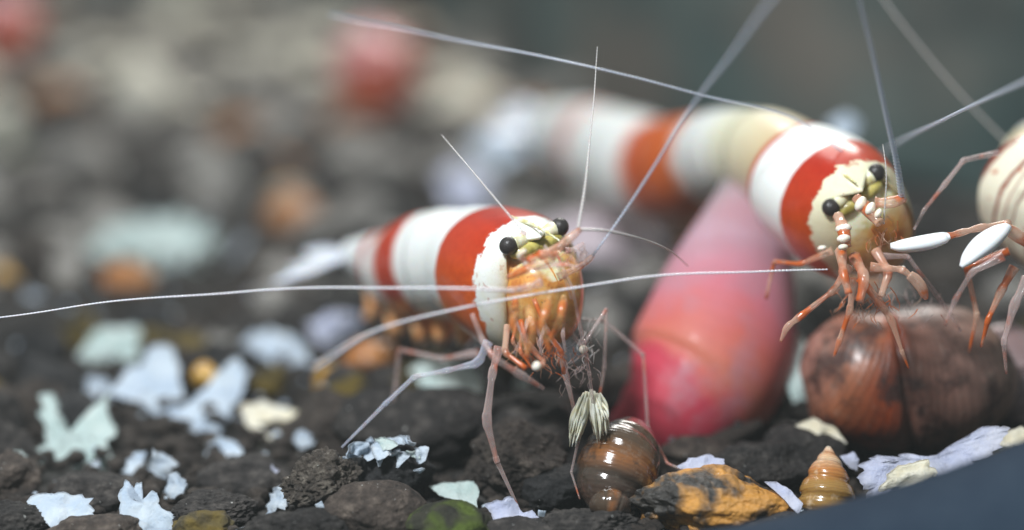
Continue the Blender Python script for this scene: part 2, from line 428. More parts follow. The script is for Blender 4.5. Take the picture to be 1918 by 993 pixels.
# ------------------------------------------------------------------ the setting
def build_bed():
    nx, ny = 150, 170; V_, F_ = [], []
    for j in range(ny):
        y = 10 + (j / (ny - 1)) ** 1.6 * 190
        for i in range(nx):
            x = (i / (nx - 1) - .5) * (70 + y * .9)
            z = .35 * noise.fractal(Vector((x * .35, y * .35, 1)), 1, 2, 4) - .35
            V_.append((x, y, z))
    for j in range(ny - 1):
        for i in range(nx - 1):
            a = j * nx + i; F_.append((a, a + 1, a + 1 + nx, a + nx))
    m = rock_mat('bed_soil', [(.03, .027, .025), (.075, .068, .062), (.15, .14, .13)], scale=.8)
    o = mk('substrate_bed', V_, F_, m); o['kind'] = 'structure'
    V_, F_ = [], []
    # bank of moss covered soil rising at the right rear, carried right across behind
    nx, ny = 140, 50
    for j in range(ny):
        for i in range(nx):
            x = -60 + i / (nx - 1) * 140; t = j / (ny - 1)
            y = 120 - 54 / (1 + math.exp(-(x + .5) / 4)) + t * 30
            z = -1 + 34 * t ** .8 + 1.8 * noise.fractal(Vector((x * .12, t * 4, 4)), 1, 2, 4)
            V_.append((x, y, z))
    for j in range(ny - 1):
        for i in range(nx - 1):
            a = j * nx + i; F_.append((a, a + 1, a + 1 + nx, a + nx))
    o = mk('moss_bank', V_, F_, M['greenbank']); o['kind'] = 'structure'
build_bed()

# ------------------------------------------------------------------ shrimp
def section(x):
    xs = [-1.7, -1.0, -.3, .3, .8, 1.15, 1.5]
    w_ = np.interp(x, xs, [.96, 1.06, 1.09, 1.02, .83, .62, .34]); ht = np.interp(x, xs, [.98, 1.06, 1.08, 1.06, .99, .86, .6]); hb = np.interp(x, xs, [1.0, 1.26, 1.44, 1.46, 1.30, 1.04, .6])
    return w_, ht, hb
def smoothsec(x):              # average to avoid kinks
    a = np.array([section(x + d) for d in (-.24, -.12, 0, .12, .24)]); return a.mean(axis=0)

def build_shrimp(label, O, F, L, s, car_mat, abd_mat, abd_path, eye_loc, xr=-1.7, snout=1.0, face='face', front=0.0, eyes=True, abd_names=6, fan_dir=None, edge=1.0):
    F = nrm(F); L = nrm(L - F * np.dot(L, F)); U = np.cross(F, L)
    if U[2] < 0: U = -U
    root = thing('shrimp', label, 'shrimp', O - np.array([0, 0, 1.4 * s]), 'banded dwarf shrimps')
    loc = lambda x, y, z: O + s * (F * x + L * y + U * z)
    # carapace: an open saddle of shell
    nphi, nt = 56, 44; rings = []; uvx = []; rim = []
    A = rad(158)
    for i in range(nt + 2):
        t = min(i, nt - 1) / (nt - 1); ring = []
        for j in range(nphi + 1):
            ph = -A + 2 * A * j / nphi; ad = abs(math.degrees(ph))
            xf = np.interp(ad, [0, 14, 34, 52, 75, 105, 135, 158], [1.30, 1.12, .90, .99, 1.05, .88, .55, .20]) + front
            xb = np.interp(ad, [0, 60, 110, 158], [xr, xr, xr + .06, xr + .3])
            x = xb + (xf - xb) * t
            w_, ht, hb = smoothsec(x); k = 1.0
            if i == nt: k = .965; x -= .01
            if i > nt: k = .93; x -= .08
            cp, sp = math.cos(ph), math.sin(ph)
            y = k * w_ * math.copysign(abs(sp) ** .92, sp); z = k * (ht if cp > 0 else hb) * math.copysign(abs(cp) ** .95, cp)
            ridge = .05 * math.exp(-(ad / 7) ** 2) * max(0, (x + .2)); z += ridge
            rim.append(math.exp(-max(0.0, (xf - x)) / .14) * min(1, max(0, (ad - 38) / 30))); ring.append(loc(x, y, z)); uvx.append(((x - .16 * cp + .07 - xr) / (1.3 - xr), j / nphi))
        rings.append(ring)
    vv, ff, _ = loft(rings, False)
    co = add('carapace', (vv, ff, uvx), car_mat, root)
    ra = co.data.attributes.new('rim', 'FLOAT', 'POINT'); ra.data.foreach_set('value', rim)
    # flesh under it
    rings = []
    for x in list(np.linspace(xr, .9, 16)) + [.9 + snout * q for q in (.1, .2, .3, .4, .48, .54, .59, .62)]:
        w_, ht, hb = smoothsec(min(x, .9)); k = .88 + .06 * min(1, max(0, (x - .2) / .5))
        f = 1.0 if x < .9 else math.sqrt(max(0.0, 1 - ((x - .9) / (.63 * snout)) ** 2)) * .98 + .02
        up = .86 if x < .4 else np.interp(x, [.4, 1.0], [.86, .62]); ring = []
        for a in np.linspace(0, 2 * math.pi, 40, endpoint=False):
            lump = 1 + (.05 * noise.noise(Vector((x * 2.5, math.cos(a) * 2.5, math.sin(a) * 2.5))) if x > .5 else 0)
            ring.append(loc(x, k * w_ * f * .95 * math.sin(a) * lump, (ht * up * f if math.cos(a) > 0 else hb * .92 * (f if x > .9 else 1)) * math.cos(a) * lump))
        rings.append(ring)
    add('head', loft(rings, True, True, True), M[face], root)
    # rostrum blade with its teeth
    top = [(.35, 1.10), (.7, 1.10), (1.0, 1.09), (1.3, 1.03), (1.6, .96), (1.95, .86)]; rl = 1.0 if snout > .9 else .62
    Vv, Ff, Uu = [], [], []
    xs = np.linspace(.35, .35 + 1.6 * rl, 25)
    for i, x in enumerate(xs):
        zt = np.interp(x, [a for a, _ in top], [b for _, b in top]) - (.09 if rl < 1 else 0) + (.012 if i % 2 == 1 else 0); th = .05 * (1 - (x - .35) / (1.7 * rl)) + .01; hh = .12 * (1 - (x - .35) / (1.75 * rl)) + .02
        for yy, zz in ((0, zt), (th, zt - hh * .5), (0, zt - hh), (-th, zt - hh * .5)): Vv.append(loc(x, yy, zz - .02)); Uu.append((.9, .5))
    for i in range(24):
        for j in range(4):
            a = i * 4 + j; b = i * 4 + (j + 1) % 4; Ff.append((a, b, b + 4, a + 4))
    Ff.append((96, 97, 98, 99))
    add('rostrum', (Vv, Ff, Uu), M['stalk'], root)
    # eyes on stalks
    if eyes:
        ex, ey, ez = eye_loc; er = .175
        for sg in (-1, 1):
            c = loc(ex, sg * ey, ez)
            st = add('eyestalk', tube([loc(ex - .05, sg * .16, ez - .04), loc(ex, sg * (ey * .55), ez), loc(ex, sg * (ey - .11), ez)], [.10 * s, .12 * s, .135 * s], 12), M['stalk'], root)
            add('eye', ball(c, er, 28, 18), M['eye'], st)
            add('orbital_hollow', ellipsoid(loc(ex - .02, sg * ey * .42, ez - .16), [F * .20 * s, L * .30 * s, U * .14 * s]), M['olive'], root)
    # abdomen: overlapping tergites
    q = catmull(np.array([list(P(a[0], a[1], 40 + a[2])) + [a[3]] for a in abd_path]), 24)
    path, rr = q[:, :3], q[:, 3]; n = len(path); T, N, B = frames(path, U)
    nseg = abd_names; segs = []; seg_o = []
    for k in range(nseg):
        i0 = int(k / nseg * (n - 1)); i1 = min(n - 1, int((k + 1) / nseg * (n - 1)) + 3); rings = []; us = []
        idx = np.linspace(i0, i1, 10)
        for m_, f in enumerate(idx):
            i = int(round(f)); t = m_ / 9
            g = rr[i] * (1 + .045 * t) * (1.0 if t > .06 else .985)
            rings.append([path[i] + g * (.90 * math.sin(a) * B[i] + (1.0 if math.cos(a) > 0 else 1.10) * math.cos(a) * N[i]) for a in np.linspace(math.pi, 3 * math.pi, 36, endpoint=False)]); us.append(i / (n - 1))
        i = int(round(idx[-1])); rings.append([path[i] + rr[i] * .93 * (.90 * math.sin(a) * B[i] + math.cos(a) * N[i]) for a in np.linspace(math.pi, 3 * math.pi, 36, endpoint=False)]); us.append(us[-1])
        segs.append(i0); seg_o.append(add('abdomen_segment', loft(rings, True, True, True, us), abd_mat, root))
    # tail fan: telson and four blades
    e = path[-1]; d = nrm(fan_dir) if fan_dir is not None else T[-1]; r = rr[-1]
    side = nrm(np.cross(d, N[-1]))
    for j, (ang, ln) in enumerate([(0, 1.1), (.33, 1.2), (-.33, 1.2), (.62, 1.1), (-.62, 1.1)]):
        dd = nrm(d * math.cos(ang) + side * math.sin(ang) + N[-1] * .04 * j)
        pts = [e - d * .3, e + dd * ln * .5 * s, e + dd * ln * s, e + dd * ln * 1.35 * s]
        add('tail_blade', tube(pts, [r * .35, .24 * s, .26 * s, .05], 12, 5, flat=.22, ref=N[-1]), M['fan'], root)
    # swimmerets below the abdomen
    for k in range(5):
        i = int((k + .5) / 6 * (n - 1)); b = path[i] - N[i] * rr[i] * .9
        for sg in (-1, 1):
            pts = [b + B[i] * sg * .30 + N[i] * .1, b + B[i] * sg * .42 - N[i] * .45 - T[i] * .1, b + B[i] * sg * .4 - N[i] * .72 + T[i] * .35]
            add('swimmeret', tube(pts, [.22, .24, .08], 8, 4, flat=.6), M['swim'], seg_o[k])
    return root, loc, (F, L, U)

# -- front shrimp ---------------------------------------------------
O1 = P(968, 514, 41.5)
sh1, loc1, fr1 = build_shrimp('sharp red and white banded shrimp standing in the middle, amber face turned right',
    O1, V(.45, -.12, -.885), V(.86, .32, .39), 1.15, M['car1'], M['abd1'],
    [(886, 489, 3.1, 1.07), (850, 490, 4.0, 1.08), (812, 492, 4.9, 1.07), (780, 498, 5.7, 1.0), (748, 502, 6.4, .88), (715, 490, 7.0, .68), (682, 480, 7.5, .45), (655, 476, 7.8, .3)],
    (1.05, .49, .80), fan_dir=V(-.9, -.32, .3))
# second shrimp ------------------------------------------------------
O2 = P(1572, 380, 42.45)
sh2, loc2, fr2 = build_shrimp('red and white banded shrimp with cream face standing on the large brown snail',
    O2, V(.35, -.30, -.89), V(.795, .60, .11), 1.2, M['car2'], M['abd2'],
    [(1512, 335, 3.95, 1.12), (1455, 300, 5.6, 1.06), (1390, 288, 7.8, 1.02), (1320, 300, 10.2, 1.12), (1250, 322, 12.6, 1.30), (1170, 300, 15.2, 1.34), (1090, 264, 17.8, 1.12), (1020, 240, 20.0, .65)],
    (1.05, .47, .65), xr=-1.3, snout=.55, face='face2', front=.13, fan_dir=V(-.9, .05, .5))
# third shrimp -------------------------------------------------------
O3 = P(1992, 392, 42.6)
sh3, loc3, fr3 = build_shrimp('cream shrimp with thin red lines cut off by the right edge, white claws forward',
    O3, V(.50, -.42, -.74), V(.80, .35, .42), 1.04, M['car3'], M['abd2'],
    [(1945, 330, 3.6, .95), (1945, 305, 4.8, .85), (1960, 285, 6.2, .75), (1985, 270, 7.6, .6), (2010, 260, 8.6, .4)],
    (1.05, .52, .65), xr=-1.3, face='face2', front=.13)

# limbs, feelers of the front shrimp
S = sh1
leg(S, [(884, 588, -1.3, .055), (905, 640, -1.4, .070), (927, 672, -1.5, .085), (975, 702, -1.3, .09), (1018, 728, -1.0, .04)], M['leg'], 'claw_arm')
leg(S, [(915, 640, .5, .13), (896, 680, .6, .105), (838, 694, .7, .07), (776, 706, .8, .068), (722, 756, .7, .060), (640, 838, .5, .026)], M['leg_blue'])
leg(S, [(935, 650, 0, .13), (922, 700, -.1, .10), (911, 788, -.2, .115), (930, 862, -.1, .072), (976, 962, 0, .028)], M['leg'])
leg(S, [(900, 660, 2.2, .11), (830, 672, 2.6, .07), (748, 655, 3.0, .065), (742, 720, 3.2, .055), (724, 812, 3.2, .03)], M['leg'])
leg(S, [(1000, 600, .6, .10), (1046, 650, .4, .07), (1060, 705, .3, .075), (1076, 770, .3, .05), (1082, 830, .2, .04), (1070, 885, .2, .03), (1086, 935, .1, .02)], M['leg'])
leg(S, [(1040, 470, -.6, .035), (1072, 540, -.7, .04), (1092, 640, -.6, .05), (1104, 700, -.3, .045), (1112, 765, 0, .04)], M['leg'], 'mouth_leg')
leg(S, [(1045, 590, .9, .06), (1090, 650, .7, .055), (1136, 578, .9, .045), (1132, 690, .9, .05), (1120, 760, .8, .04)], M['leg'])
leg(S, [(1060, 600, 1.4, .06), (1130, 600, 1.6, .055), (1205, 665, 1.8, .05), (1213, 800, 1.4, .045), (1250, 868, .8, .035), (1285, 882, .6, .02)], M['leg'])
leg(S, [(1000, 560, -.5, .06), (1025, 620, -.6, .06), (1052, 660, -.5, .055), (1056, 700, -.3, .05)], M['leg_red'], 'mouth_leg')
leg(S, [(975, 600, -.7, .07), (990, 650, -.9, .07), (1020, 680, -.9, .06), (1004, 688, -1.0, .05)], M['leg_red'], 'mouth_leg')
leg(S, [(950, 610, -.5, .08), (945, 660, -.8, .08), (985, 690, -1.0, .07)], M['leg_red'], 'mouth_leg')
for k in range(9):
    a = random.uniform(955, 1060); b = random.uniform(590, 640); d = random.uniform(-.8, .6)
    leg(S, [(a, b, d, .05), (a + random.uniform(-15, 25), b + 35, d - .1, .05), (a + random.uniform(-5, 40), b + 68, d, .03)], M['leg_red'] if k % 2 else M['leg'], 'mouth_leg')
for (x0, y0, x1, y1, x2, y2, d) in ((966, 560, 960, 610, 985, 655, -1.5), (990, 575, 1000, 625, 985, 668, -1.75), (1028, 560, 1014, 612, 1030, 660, -1.7), (1056, 555, 1050, 600, 1028, 640, -1.3)):
    leg(S, [(x0, y0, d + .25, .05), ((x0 + x1) / 2, (y0 + y1) / 2, d + .03, .085), (x1, y1, d, .08), (x2, y2, d + .1, .04)], M['jaw'], 'jaw_limb', thin=1.0)
for c_, r_ in (((1005, 686, -1.1), .095), ((1093, 655, -.3), .085)):
    add('claw_pad', ball(P(c_[0], c_[1], 40 + c_[2]), r_), M['white_bit'], S)
# bristle tufts of the hanging claws
for (ax, ay, bx, by, rr_) in ((1098, 738, 1082, 815, .17), (1108, 735, 1118, 815, .20), (1090, 750, 1072, 820, .12), (1120, 742, 1134, 800, .13)):
    parts = []
    for k in range(40):
        jx, jy = random.uniform(-1, 1), random.uniform(-1, 1)
        p0 = P(ax + jx * 5, ay + random.uniform(-6, 22), 40.1 + jy * .08); p2 = P(bx + jx * rr_ * 55, by + random.uniform(-22, 18), 40.1 + jy * .22)
        parts.append(tube([p0, (p0 + p2) / 2 + RI * jx * .05 + FW * jy * .06, p2], [.024, .030, .006], 5, 4))
    add('claw_bristles', merge(parts), M['hair'], S)['kind'] = 'stuff'
# antennular bases and scales
leg(S, [(1012, 478, -1.0, .13), (1040, 470, -1.2, .11), (1066, 447, -1.2, .095), (1088, 429, -1.2, .06)], M['leg_red'], 'feeler_base')
leg(S, [(985, 492, -1.4, .10), (972, 478, -1.5, .075), (984, 470, -1.6, .06)], M['white_bit'], 'feeler_base')
leg(S, [(990, 488, -1.5, .11), (1020, 474, -1.6, .09), (1045, 480, -1.5, .05)], M['leg_red'], 'feeler_base')
leg(S, [(1060, 470, -.8, .09), (1080, 466, -.8, .06), (1094, 455, -.8, .03)], M['leg'], 'feeler_base')
leg(S, [(1045, 520, -.6, .11), (1085, 500, -.6, .08), (1100, 490, -.6, .07), (1112, 478, -.7, .035)], M['leg_red'], 'feeler_base')
leg(S, [(1012, 530, -1.5, .12), (985, 540, -1.7, .085), (962, 545, -1.8, .075), (900, 541, -2.0, .04)], M['leg'], 'feeler_base')
add('brow_fold', tube(px([(952, 520, -1.3, .04)])[0] + px([(985, 505, -1.6, 0), (1040, 484, -1.5, 0)])[0], [.05, .075, .04], 8), M['leg_red'], S)
add('feeler_scale', tube(px([(1000, 505, -1.3, 0), (1050, 495, -1.4, 0), (1085, 500, -1.3, 0)])[0], [.10, .16, .03], 12, 6, flat=.25), M['leg'], S)
antenna(S, [(962, 545, -1.8), (880, 541, -2.0), (650, 541, -1.6), (430, 547, -1.0), (200, 567, -.4), (-40, 598, .3)], M['ant'], .020, .014)
antenna(S, [(1110, 480, -.7), (1180, 380, -1.1), (1290, 210, -2.5), (1370, 100, -4.2), (1470, -30, -6.0)], M['ant_blue'], .026, .032)
antenna(S, [(1083, 428, -1.2), (1098, 330, -.8), (1108, 230, -.3), (1120, 90, .4)], M['ant_dim'], .036, .008, name='antennule')
antenna(S, [(1085, 430, -1.2), (1135, 432, -1.0), (1200, 447, -.5), (1255, 470, .2), (1290, 498, 1.2)], M['ant_dim'], .034, .010, name='antennule', ringed=False)
antenna(S, [(985, 440, -1.2), (950, 398, -1.0), (880, 315, -.2), (828, 250, .8)], M['ant_dim'], .024, .008, name='antennule')
leg(S, [(1020, 460, -1.2, .035), (1058, 520, -1.3, .03), (1070, 560, -1.2, .03)], M['leg'], 'mouth_leg')

def fuzz(parent, cx, cy, rx, ry, d, cnt, ln, mat, name='mouth_bristles'):
    parts = []
    for k in range(cnt):
        a, b = random.gauss(0, .5) * rx, random.gauss(0, .5) * ry; z = d + random.uniform(-.4, .5); an = random.uniform(-1.0, 1.0)
        p0 = P(cx + a, cy + b, z); p1 = P(cx + a + math.sin(an) * ln, cy + b + math.cos(an) * ln, z + random.uniform(-.2, .2)); mid_ = (p0 + p1) / 2 + RI * random.uniform(-.06, .06)
        parts.append(tube([p0, mid_, p1], [.011, .009, .003], 4, 3))
    add(name, merge(parts), mat, parent)['kind'] = 'stuff'
fuzz(sh1, 1010, 660, 60, 30, 39.4, 55, 24, M['leg_red']); fuzz(sh1, 1080, 690, 45, 40, 40.0, 34, 22, M['leg'])
fuzz(sh1, 1090, 470, 25, 15, 39.0, 26, 26, M['leg']); fuzz(sh1, 1100, 640, 35, 45, 40.4, 22, 22, M['ant_dim'])
fuzz(sh2, 1620, 560, 60, 40, 40.4, 60, 26, M['leg_red']); fuzz(sh2, 1655, 440, 30, 30, 40.5, 26, 22, M['leg_red'])
fuzz(sh2, 1720, 560, 60, 40, 40.8, 30, 24, M['leg'])

# limbs of the second shrimp
S = sh2
for pts, m_ in (
    ([(1590, 500, .2, .12), (1560, 545, 0, .075), (1500, 592, 0, .085), (1474, 612, 0, .075), (1462, 640, .1, .03)], 'leg_red'),
    ([(1600, 520, .2, .12), (1592, 580, .2, .08), (1572, 640, .3, .07), (1562, 668, .4, .03)], 'leg_red'),
    ([(1610, 520, 0, .12), (1650, 570, 0, .10), (1670, 600, .1, .09), (1690, 660, .2, .05), (1702, 690, .3, .02)], 'leg_red'),
    ([(1630, 500, -.1, .12), (1690, 505, -.2, .08), (1722, 530, -.2, .13), (1735, 560, -.1, .05)], 'leg_red'),
    ([(1560, 470, 1.0, .1), (1500, 495, 1.2, .07), (1450, 490, 1.6, .06), (1435, 560, 1.8, .04)], 'leg_red'),
    ([(1640, 480, .3, .1), (1700, 480, .5, .06), (1760, 560, .8, .06), (1800, 620, 1.0, .04)], 'leg'),
    ([(1600, 480, 0, .15), (1620, 520, -.4, .13), (1610, 565, -.5, .09)], 'leg_red'),
    ([(1575, 470, 0, .15), (1580, 515, -.4, .11), (1590, 550, -.5, .09)], 'leg_red'),
    ([(1640, 470, .3, .13), (1665, 510, 0, .11), (1650, 555, -.2, .07)], 'leg_red')):
    leg(S, pts, M[m_])
for (x, y, d, r) in ((1580, 428, -.75, .155), (1580, 447, -.95, .13), (1579, 463, -1.1, .095), (1612, 382, -.55, .155), (1630, 391, -.7, .135), (1645, 400, -.8, .10), (1540, 465, .1, .09), (1690, 505, -.2, .08)):
    ax_ = nrm(RI * .15 - UP) if x < 1600 else nrm(RI * .8 - UP * .45); n1_ = nrm(np.cross(ax_, FW))
    add('feeler_joint', ellipsoid(P(x, y, 40.7 + d), [n1_ * r, FW * r, ax_ * r * .62]), M['white_bit'], S)
leg(S, [(1570, 405, .3, .13), (1580, 430, -.1, .15), (1586, 462, -.2, .12)], M['leg_red'], 'feeler_base')
leg(S, [(1605, 372, .4, .13), (1625, 392, .1, .15), (1648, 418, -.1, .12)], M['leg_red'], 'feeler_base')
leg(S, [(1640, 380, .3, .15), (1672, 380, .2, .13), (1690, 372, .1, .06)], M['leg_red'], 'feeler_base')
antenna(S, [(1550, 505, -.3), (1450, 508, -.7), (1250, 515, -1.1), (1050, 542, -1.3), (850, 580, -1.9), (700, 620, -2.9), (590, 688, -4.6)], M['ant'], .016, .026)
antenna(S, [(1690, 372, .1), (1672, 260, -.8), (1640, 120, -1.9), (1605, -30, -3.2)], M['ant_blue'], .062, .026)
antenna(S, [(1600, 300, 1.5), (1480, 222, 1.6), (1320, 178, 1.2), (1110, 128, .8), (930, 90, 1.6), (780, 60, 3.0), (620, 25, 5.0)], M['ant_blue'], .022, .022)
antenna(S, [(1655, 420, 0), (1660, 330, -.2), (1655, 270, -.1)], M['ant_dim'], .02, .008, name='antennule')

# limbs of the shrimp at the edge
S = sh3
def paddle(parent, pts, radii): return add('claw', tube([P(*p[:2], 40 + p[2]) for p in pts], radii, 16, 8, flat=.6), M['paddle'], parent)
paddle(S, [(1668, 461, -.2), (1690, 461, -.2), (1730, 455, -.1), (1765, 446, 0), (1778, 442, 0)], [.09, .19, .23, .18, .10])
paddle(S, [(1800, 500, -.5), (1815, 483, -.5), (1842, 458, -.4), (1868, 437, -.3), (1885, 425, -.2)], [.06, .20, .30, .25, .14])
leg(S, [(1776, 443, 0, .10), (1800, 436, .05, .085), (1838, 426, .1, .09), (1890, 420, .3, .12)], M['leg_red'], 'claw_arm')
leg(S, [(1880, 425, -.1, .14), (1905, 440, .1, .15), (1930, 460, .2, .16)], M['leg_red'], 'claw_arm')
leg(S, [(1870, 286, 1.2, .07), (1805, 300, 1.0, .065), (1770, 345, .8, .065), (1730, 395, .6, .05), (1712, 430, .5, .03)], M['leg'])
leg(S, [(1900, 500, 0, .13), (1875, 545, 0, .10), (1850, 600, 0, .07), (1838, 650, .2, .03)], M['leg_red'])
leg(S, [(1925, 520, 0, .14), (1900, 570, 0, .11), (1880, 640, 0, .07), (1885, 700, .2, .03)], M['leg'])
leg(S, [(1880, 480, .4, .12), (1820, 510, .5, .08), (1790, 560, .6, .07), (1770, 610, .8, .03)], M['leg'])
leg(S, [(1890, 470, .6, .1), (1810, 500, .8, .08), (1830, 590, .9, .07), (1815, 660, 1.2, .03)], M['leg_red'])
antenna(S, [(1955, 135, -4.0), (1860, 180, -2.0), (1700, 258, 3.0), (1640, 300, 7.0)], M['ant_blue'], .030, .03)
antenna(S, [(1900, 280, 5), (1800, 180, 5), (1700, 60, 5), (1640, -20, 5)], M['ant_dim'], .022, .02, ringed=False)

# ------------------------------------------------------------------ snails
def shell_mesh(pts, radii, sutures, depth=.16, width=.025, n=40, per=16, flat=1.0, twist=.10, phase=math.pi, ripple=.0022):
    q = catmull(np.array([list(p) + [r] for p, r in zip(pts, radii)]), per); path, rr = q[:, :3], np.maximum(q[:, 3], .01)
    path, rr = resample(path, rr, .035 * max(.6, max(radii)))
    T, N, B = frames(path, -FW); rings = []; L_ = len(path)
    for i in range(L_):
        t = i / (L_ - 1); ring = []
        for j in range(n):
            a = 2 * math.pi * j / n; tt = t + twist * (((a + phase) % (2 * math.pi)) / (2 * math.pi) - .5)
            k = 1.0
            for s_ in sutures: k -= depth * math.exp(-((tt - s_) / width) ** 2)
            k += ripple * math.sin(tt * 130 + 2 * math.sin(a)) + .012 * noise.noise(Vector((t * 9, math.cos(a) * 2, math.sin(a) * 2)))
            ring.append(path[i] + rr[i] * k * (math.cos(a) * N[i] * flat + math.sin(a) * B[i]))
        rings.append(ring)
    return loft(rings, True, True, True)
def shell_mat(name, stops, rough=.3, coat=.5, blot=None, sss=.3, bands=None, scale=1.0, growth=.6):
    m = NT(name); u, v = m.uv(); uu = m.math('ADD', u, m.math('MULTIPLY', m.math('SUBTRACT', m.noise(scale, 4), .5), .18))
    c = m.ramp(uu, stops)
    if blot: c = m.mix(m.val(m.noise(blot[0], 4, .6), [(blot[1], 0), (blot[1] + .12, blot[3])]), c, blot[2])
    m.set('Base Color', c); m.set('Roughness', rough); m.set('Coat Weight', coat); m.set('Coat Roughness', .15); m.sss(sss, .4)
    wv = m.n('ShaderNodeTexWave', wave_type='BANDS', bands_direction='X'); wv.inputs['Scale'].default_value = 9
    wv.inputs['Distortion'].default_value = 3.5; wv.inputs['Detail'].default_value = 5; wv.inputs['Detail Scale'].default_value = 2; m.l(m.coord('UV'), wv.inputs['Vector'])
    dirt = m.val(m.noise(5, 6, .7), [(.55, 0), (.72, .5)])
    cc = m.mix(m.math('MULTIPLY', wv.outputs['Fac'], .35 * growth), c, (.06, .03, .02)); cc = m.mix(m.math('MULTIPLY', dirt, growth), cc, (.30, .27, .22))
    m.set('Base Color', cc)
    m.bump(m.math('ADD', m.noise(8, 5), m.math('MULTIPLY', wv.outputs['Fac'], growth)), .16, .05); return m.m
def pts_px(l): return [P(a[0], a[1], 40 + a[2]) for a in l]

m_pink = shell_mat('pink_shell', [(0, (.34, .31, .31)), (.26, (.46, .27, .33)), (.47, (.54, .16, .21)), (.60, (.56, .13, .11)), (.69, (.58, .17, .11)), (.78, (.52, .045, .08)), (1, (.52, .03, .06))], blot=(.6, .46, (.42, .20, .24), .6), sss=.35, rough=.62, coat=.05, growth=.12)
sn = thing('snail', 'pink pond snail with crimson spire tilted between the two banded shrimps', 'snail', P(1330, 850, 43.4), 'snails on the bed')
add('shell', shell_mesh(pts_px([(1410, 350, 6.8), (1396, 430, 6.2), (1366, 540, 5.6), (1338, 650, 4.9), (1300, 728, 4.5), (1240, 776, 4.2), (1180, 796, 4.1), (1136, 798, 4.1)]), [.66, 1.02, 1.42, 1.68, 1.60, 1.22, .70, .12], [.72], depth=.04, width=.03, twist=.16, ripple=.0006), m_pink, sn)
add('foot', tube(pts_px([(1290, 840, 3.2), (1360, 815, 3.4), (1420, 790, 3.8)]), [.2, .36, .2], 12, 6, flat=.5), M['rock_brown'], sn)

m_brown = shell_mat('brown_shell', [(0, (.34, .17, .13)), (.15, (.32, .11, .05)), (.34, (.32, .055, .012)), (.40, (.16, .06, .04)), (.46, (.24, .11, .08)), (.75, (.26, .15, .12)), (1, (.30, .19, .14))], blot=(1.1, .50, (.045, .022, .020), .9), rough=.42, coat=.10)
sn = thing('snail', 'large round brown snail carrying the cream-faced shrimp', 'snail', P(1690, 860, 43.2), 'snails on the bed')
add('shell', shell_mesh(pts_px([(1516, 665, 2.9), (1560, 680, 3.0), (1620, 705, 3.1), (1700, 712, 3.2), (1775, 700, 3.3), (1840, 672, 3.5), (1868, 655, 3.6)]), [.45, 1.10, 1.42, 1.50, 1.46, 1.12, .45], [.40], depth=.13, width=.02, twist=-.5, ripple=.001), m_brown, sn)
add('foot', tube(pts_px([(1600, 838, 3.0), (1690, 850, 3.0), (1790, 838, 3.2)]), [.15, .32, .15], 12, 6, flat=.5), M['rock_black'], sn)
sn = thing('snail', 'dusky pink-grey snail behind the right edge, beside the large brown snail', 'snail', P(1925, 850, 44), 'snails on the bed')
m_dusk = shell_mat('dusky_shell', [(0, (.30, .20, .20)), (.5, (.36, .26, .26)), (1, (.26, .16, .15))], blot=(1.3, .52, (.07, .05, .05), .9))
add('shell', shell_mesh(pts_px([(1868, 610, 4.4), (1880, 660, 4.4), (1900, 720, 4.4), (1930, 770, 4.4), (1960, 800, 4.4)]), [.3, .9, 1.15, 1.1, .4], [.4, .7], depth=.08), m_dusk, sn)

m_bronze = shell_mat('bronze_shell', [(0, (.045, .03, .02)), (.4, (.08, .05, .028)), (.55, (.26, .10, .03)), (.7, (.05, .036, .025)), (1, (.09, .05, .036))], rough=.16, coat=1.0, blot=(3.0, .55, (.04, .03, .02), .7), sss=.1)
sn = thing('snail', 'small glossy bronze snail on the bed below the hanging claws', 'snail', P(1155, 960, 40.6), 'snails on the bed')
add('shell', shell_mesh(pts_px([(1188, 800, 1.2), (1175, 835, .9), (1158, 875, .6), (1145, 915, .4), (1140, 945, .3), (1140, 962, .3)]), [.30, .66, .78, .70, .46, .1], [.24, .50, .74], depth=.06, width=.035, twist=.25, ripple=.0006), m_bronze, sn)
sn = thing('snail', 'tiny dark snail tucked under the glossy bronze snail', 'snail', P(1137, 962, 40), 'snails on the bed')
add('shell', shell_mesh(pts_px([(1104, 950, -.4), (1120, 946, -.4), (1140, 944, -.4), (1165, 950, -.4), (1180, 958, -.4)]), [.08, .22, .30, .24, .05], [.4, .7], depth=.1), m_bronze, sn)
m_cone = shell_mat('amber_cone_shell', [(0, (.80, .66, .52)), (.16, (.66, .32, .14)), (.30, (.70, .50, .32)), (.42, (.50, .20, .05)), (.62, (.36, .20, .05)), (1, (.30, .17, .04))], rough=.25, coat=.7, blot=(3.5, .58, (.70, .52, .34), .7))
sn = thing('snail', 'small amber cone-shaped snail with pale tip near the blue hose', 'snail', P(1550, 955, 40.2), 'snails on the bed')
add('shell', shell_mesh(pts_px([(1552, 838, .5), (1551, 852, .4), (1550, 880, .2), (1549, 910, .1), (1548, 940, 0), (1548, 965, 0)]), [.05, .15, .34, .48, .54, .3], [.12, .30, .52, .80], depth=.13, width=.04, n=36, twist=.2, ripple=.0005), m_cone, sn)
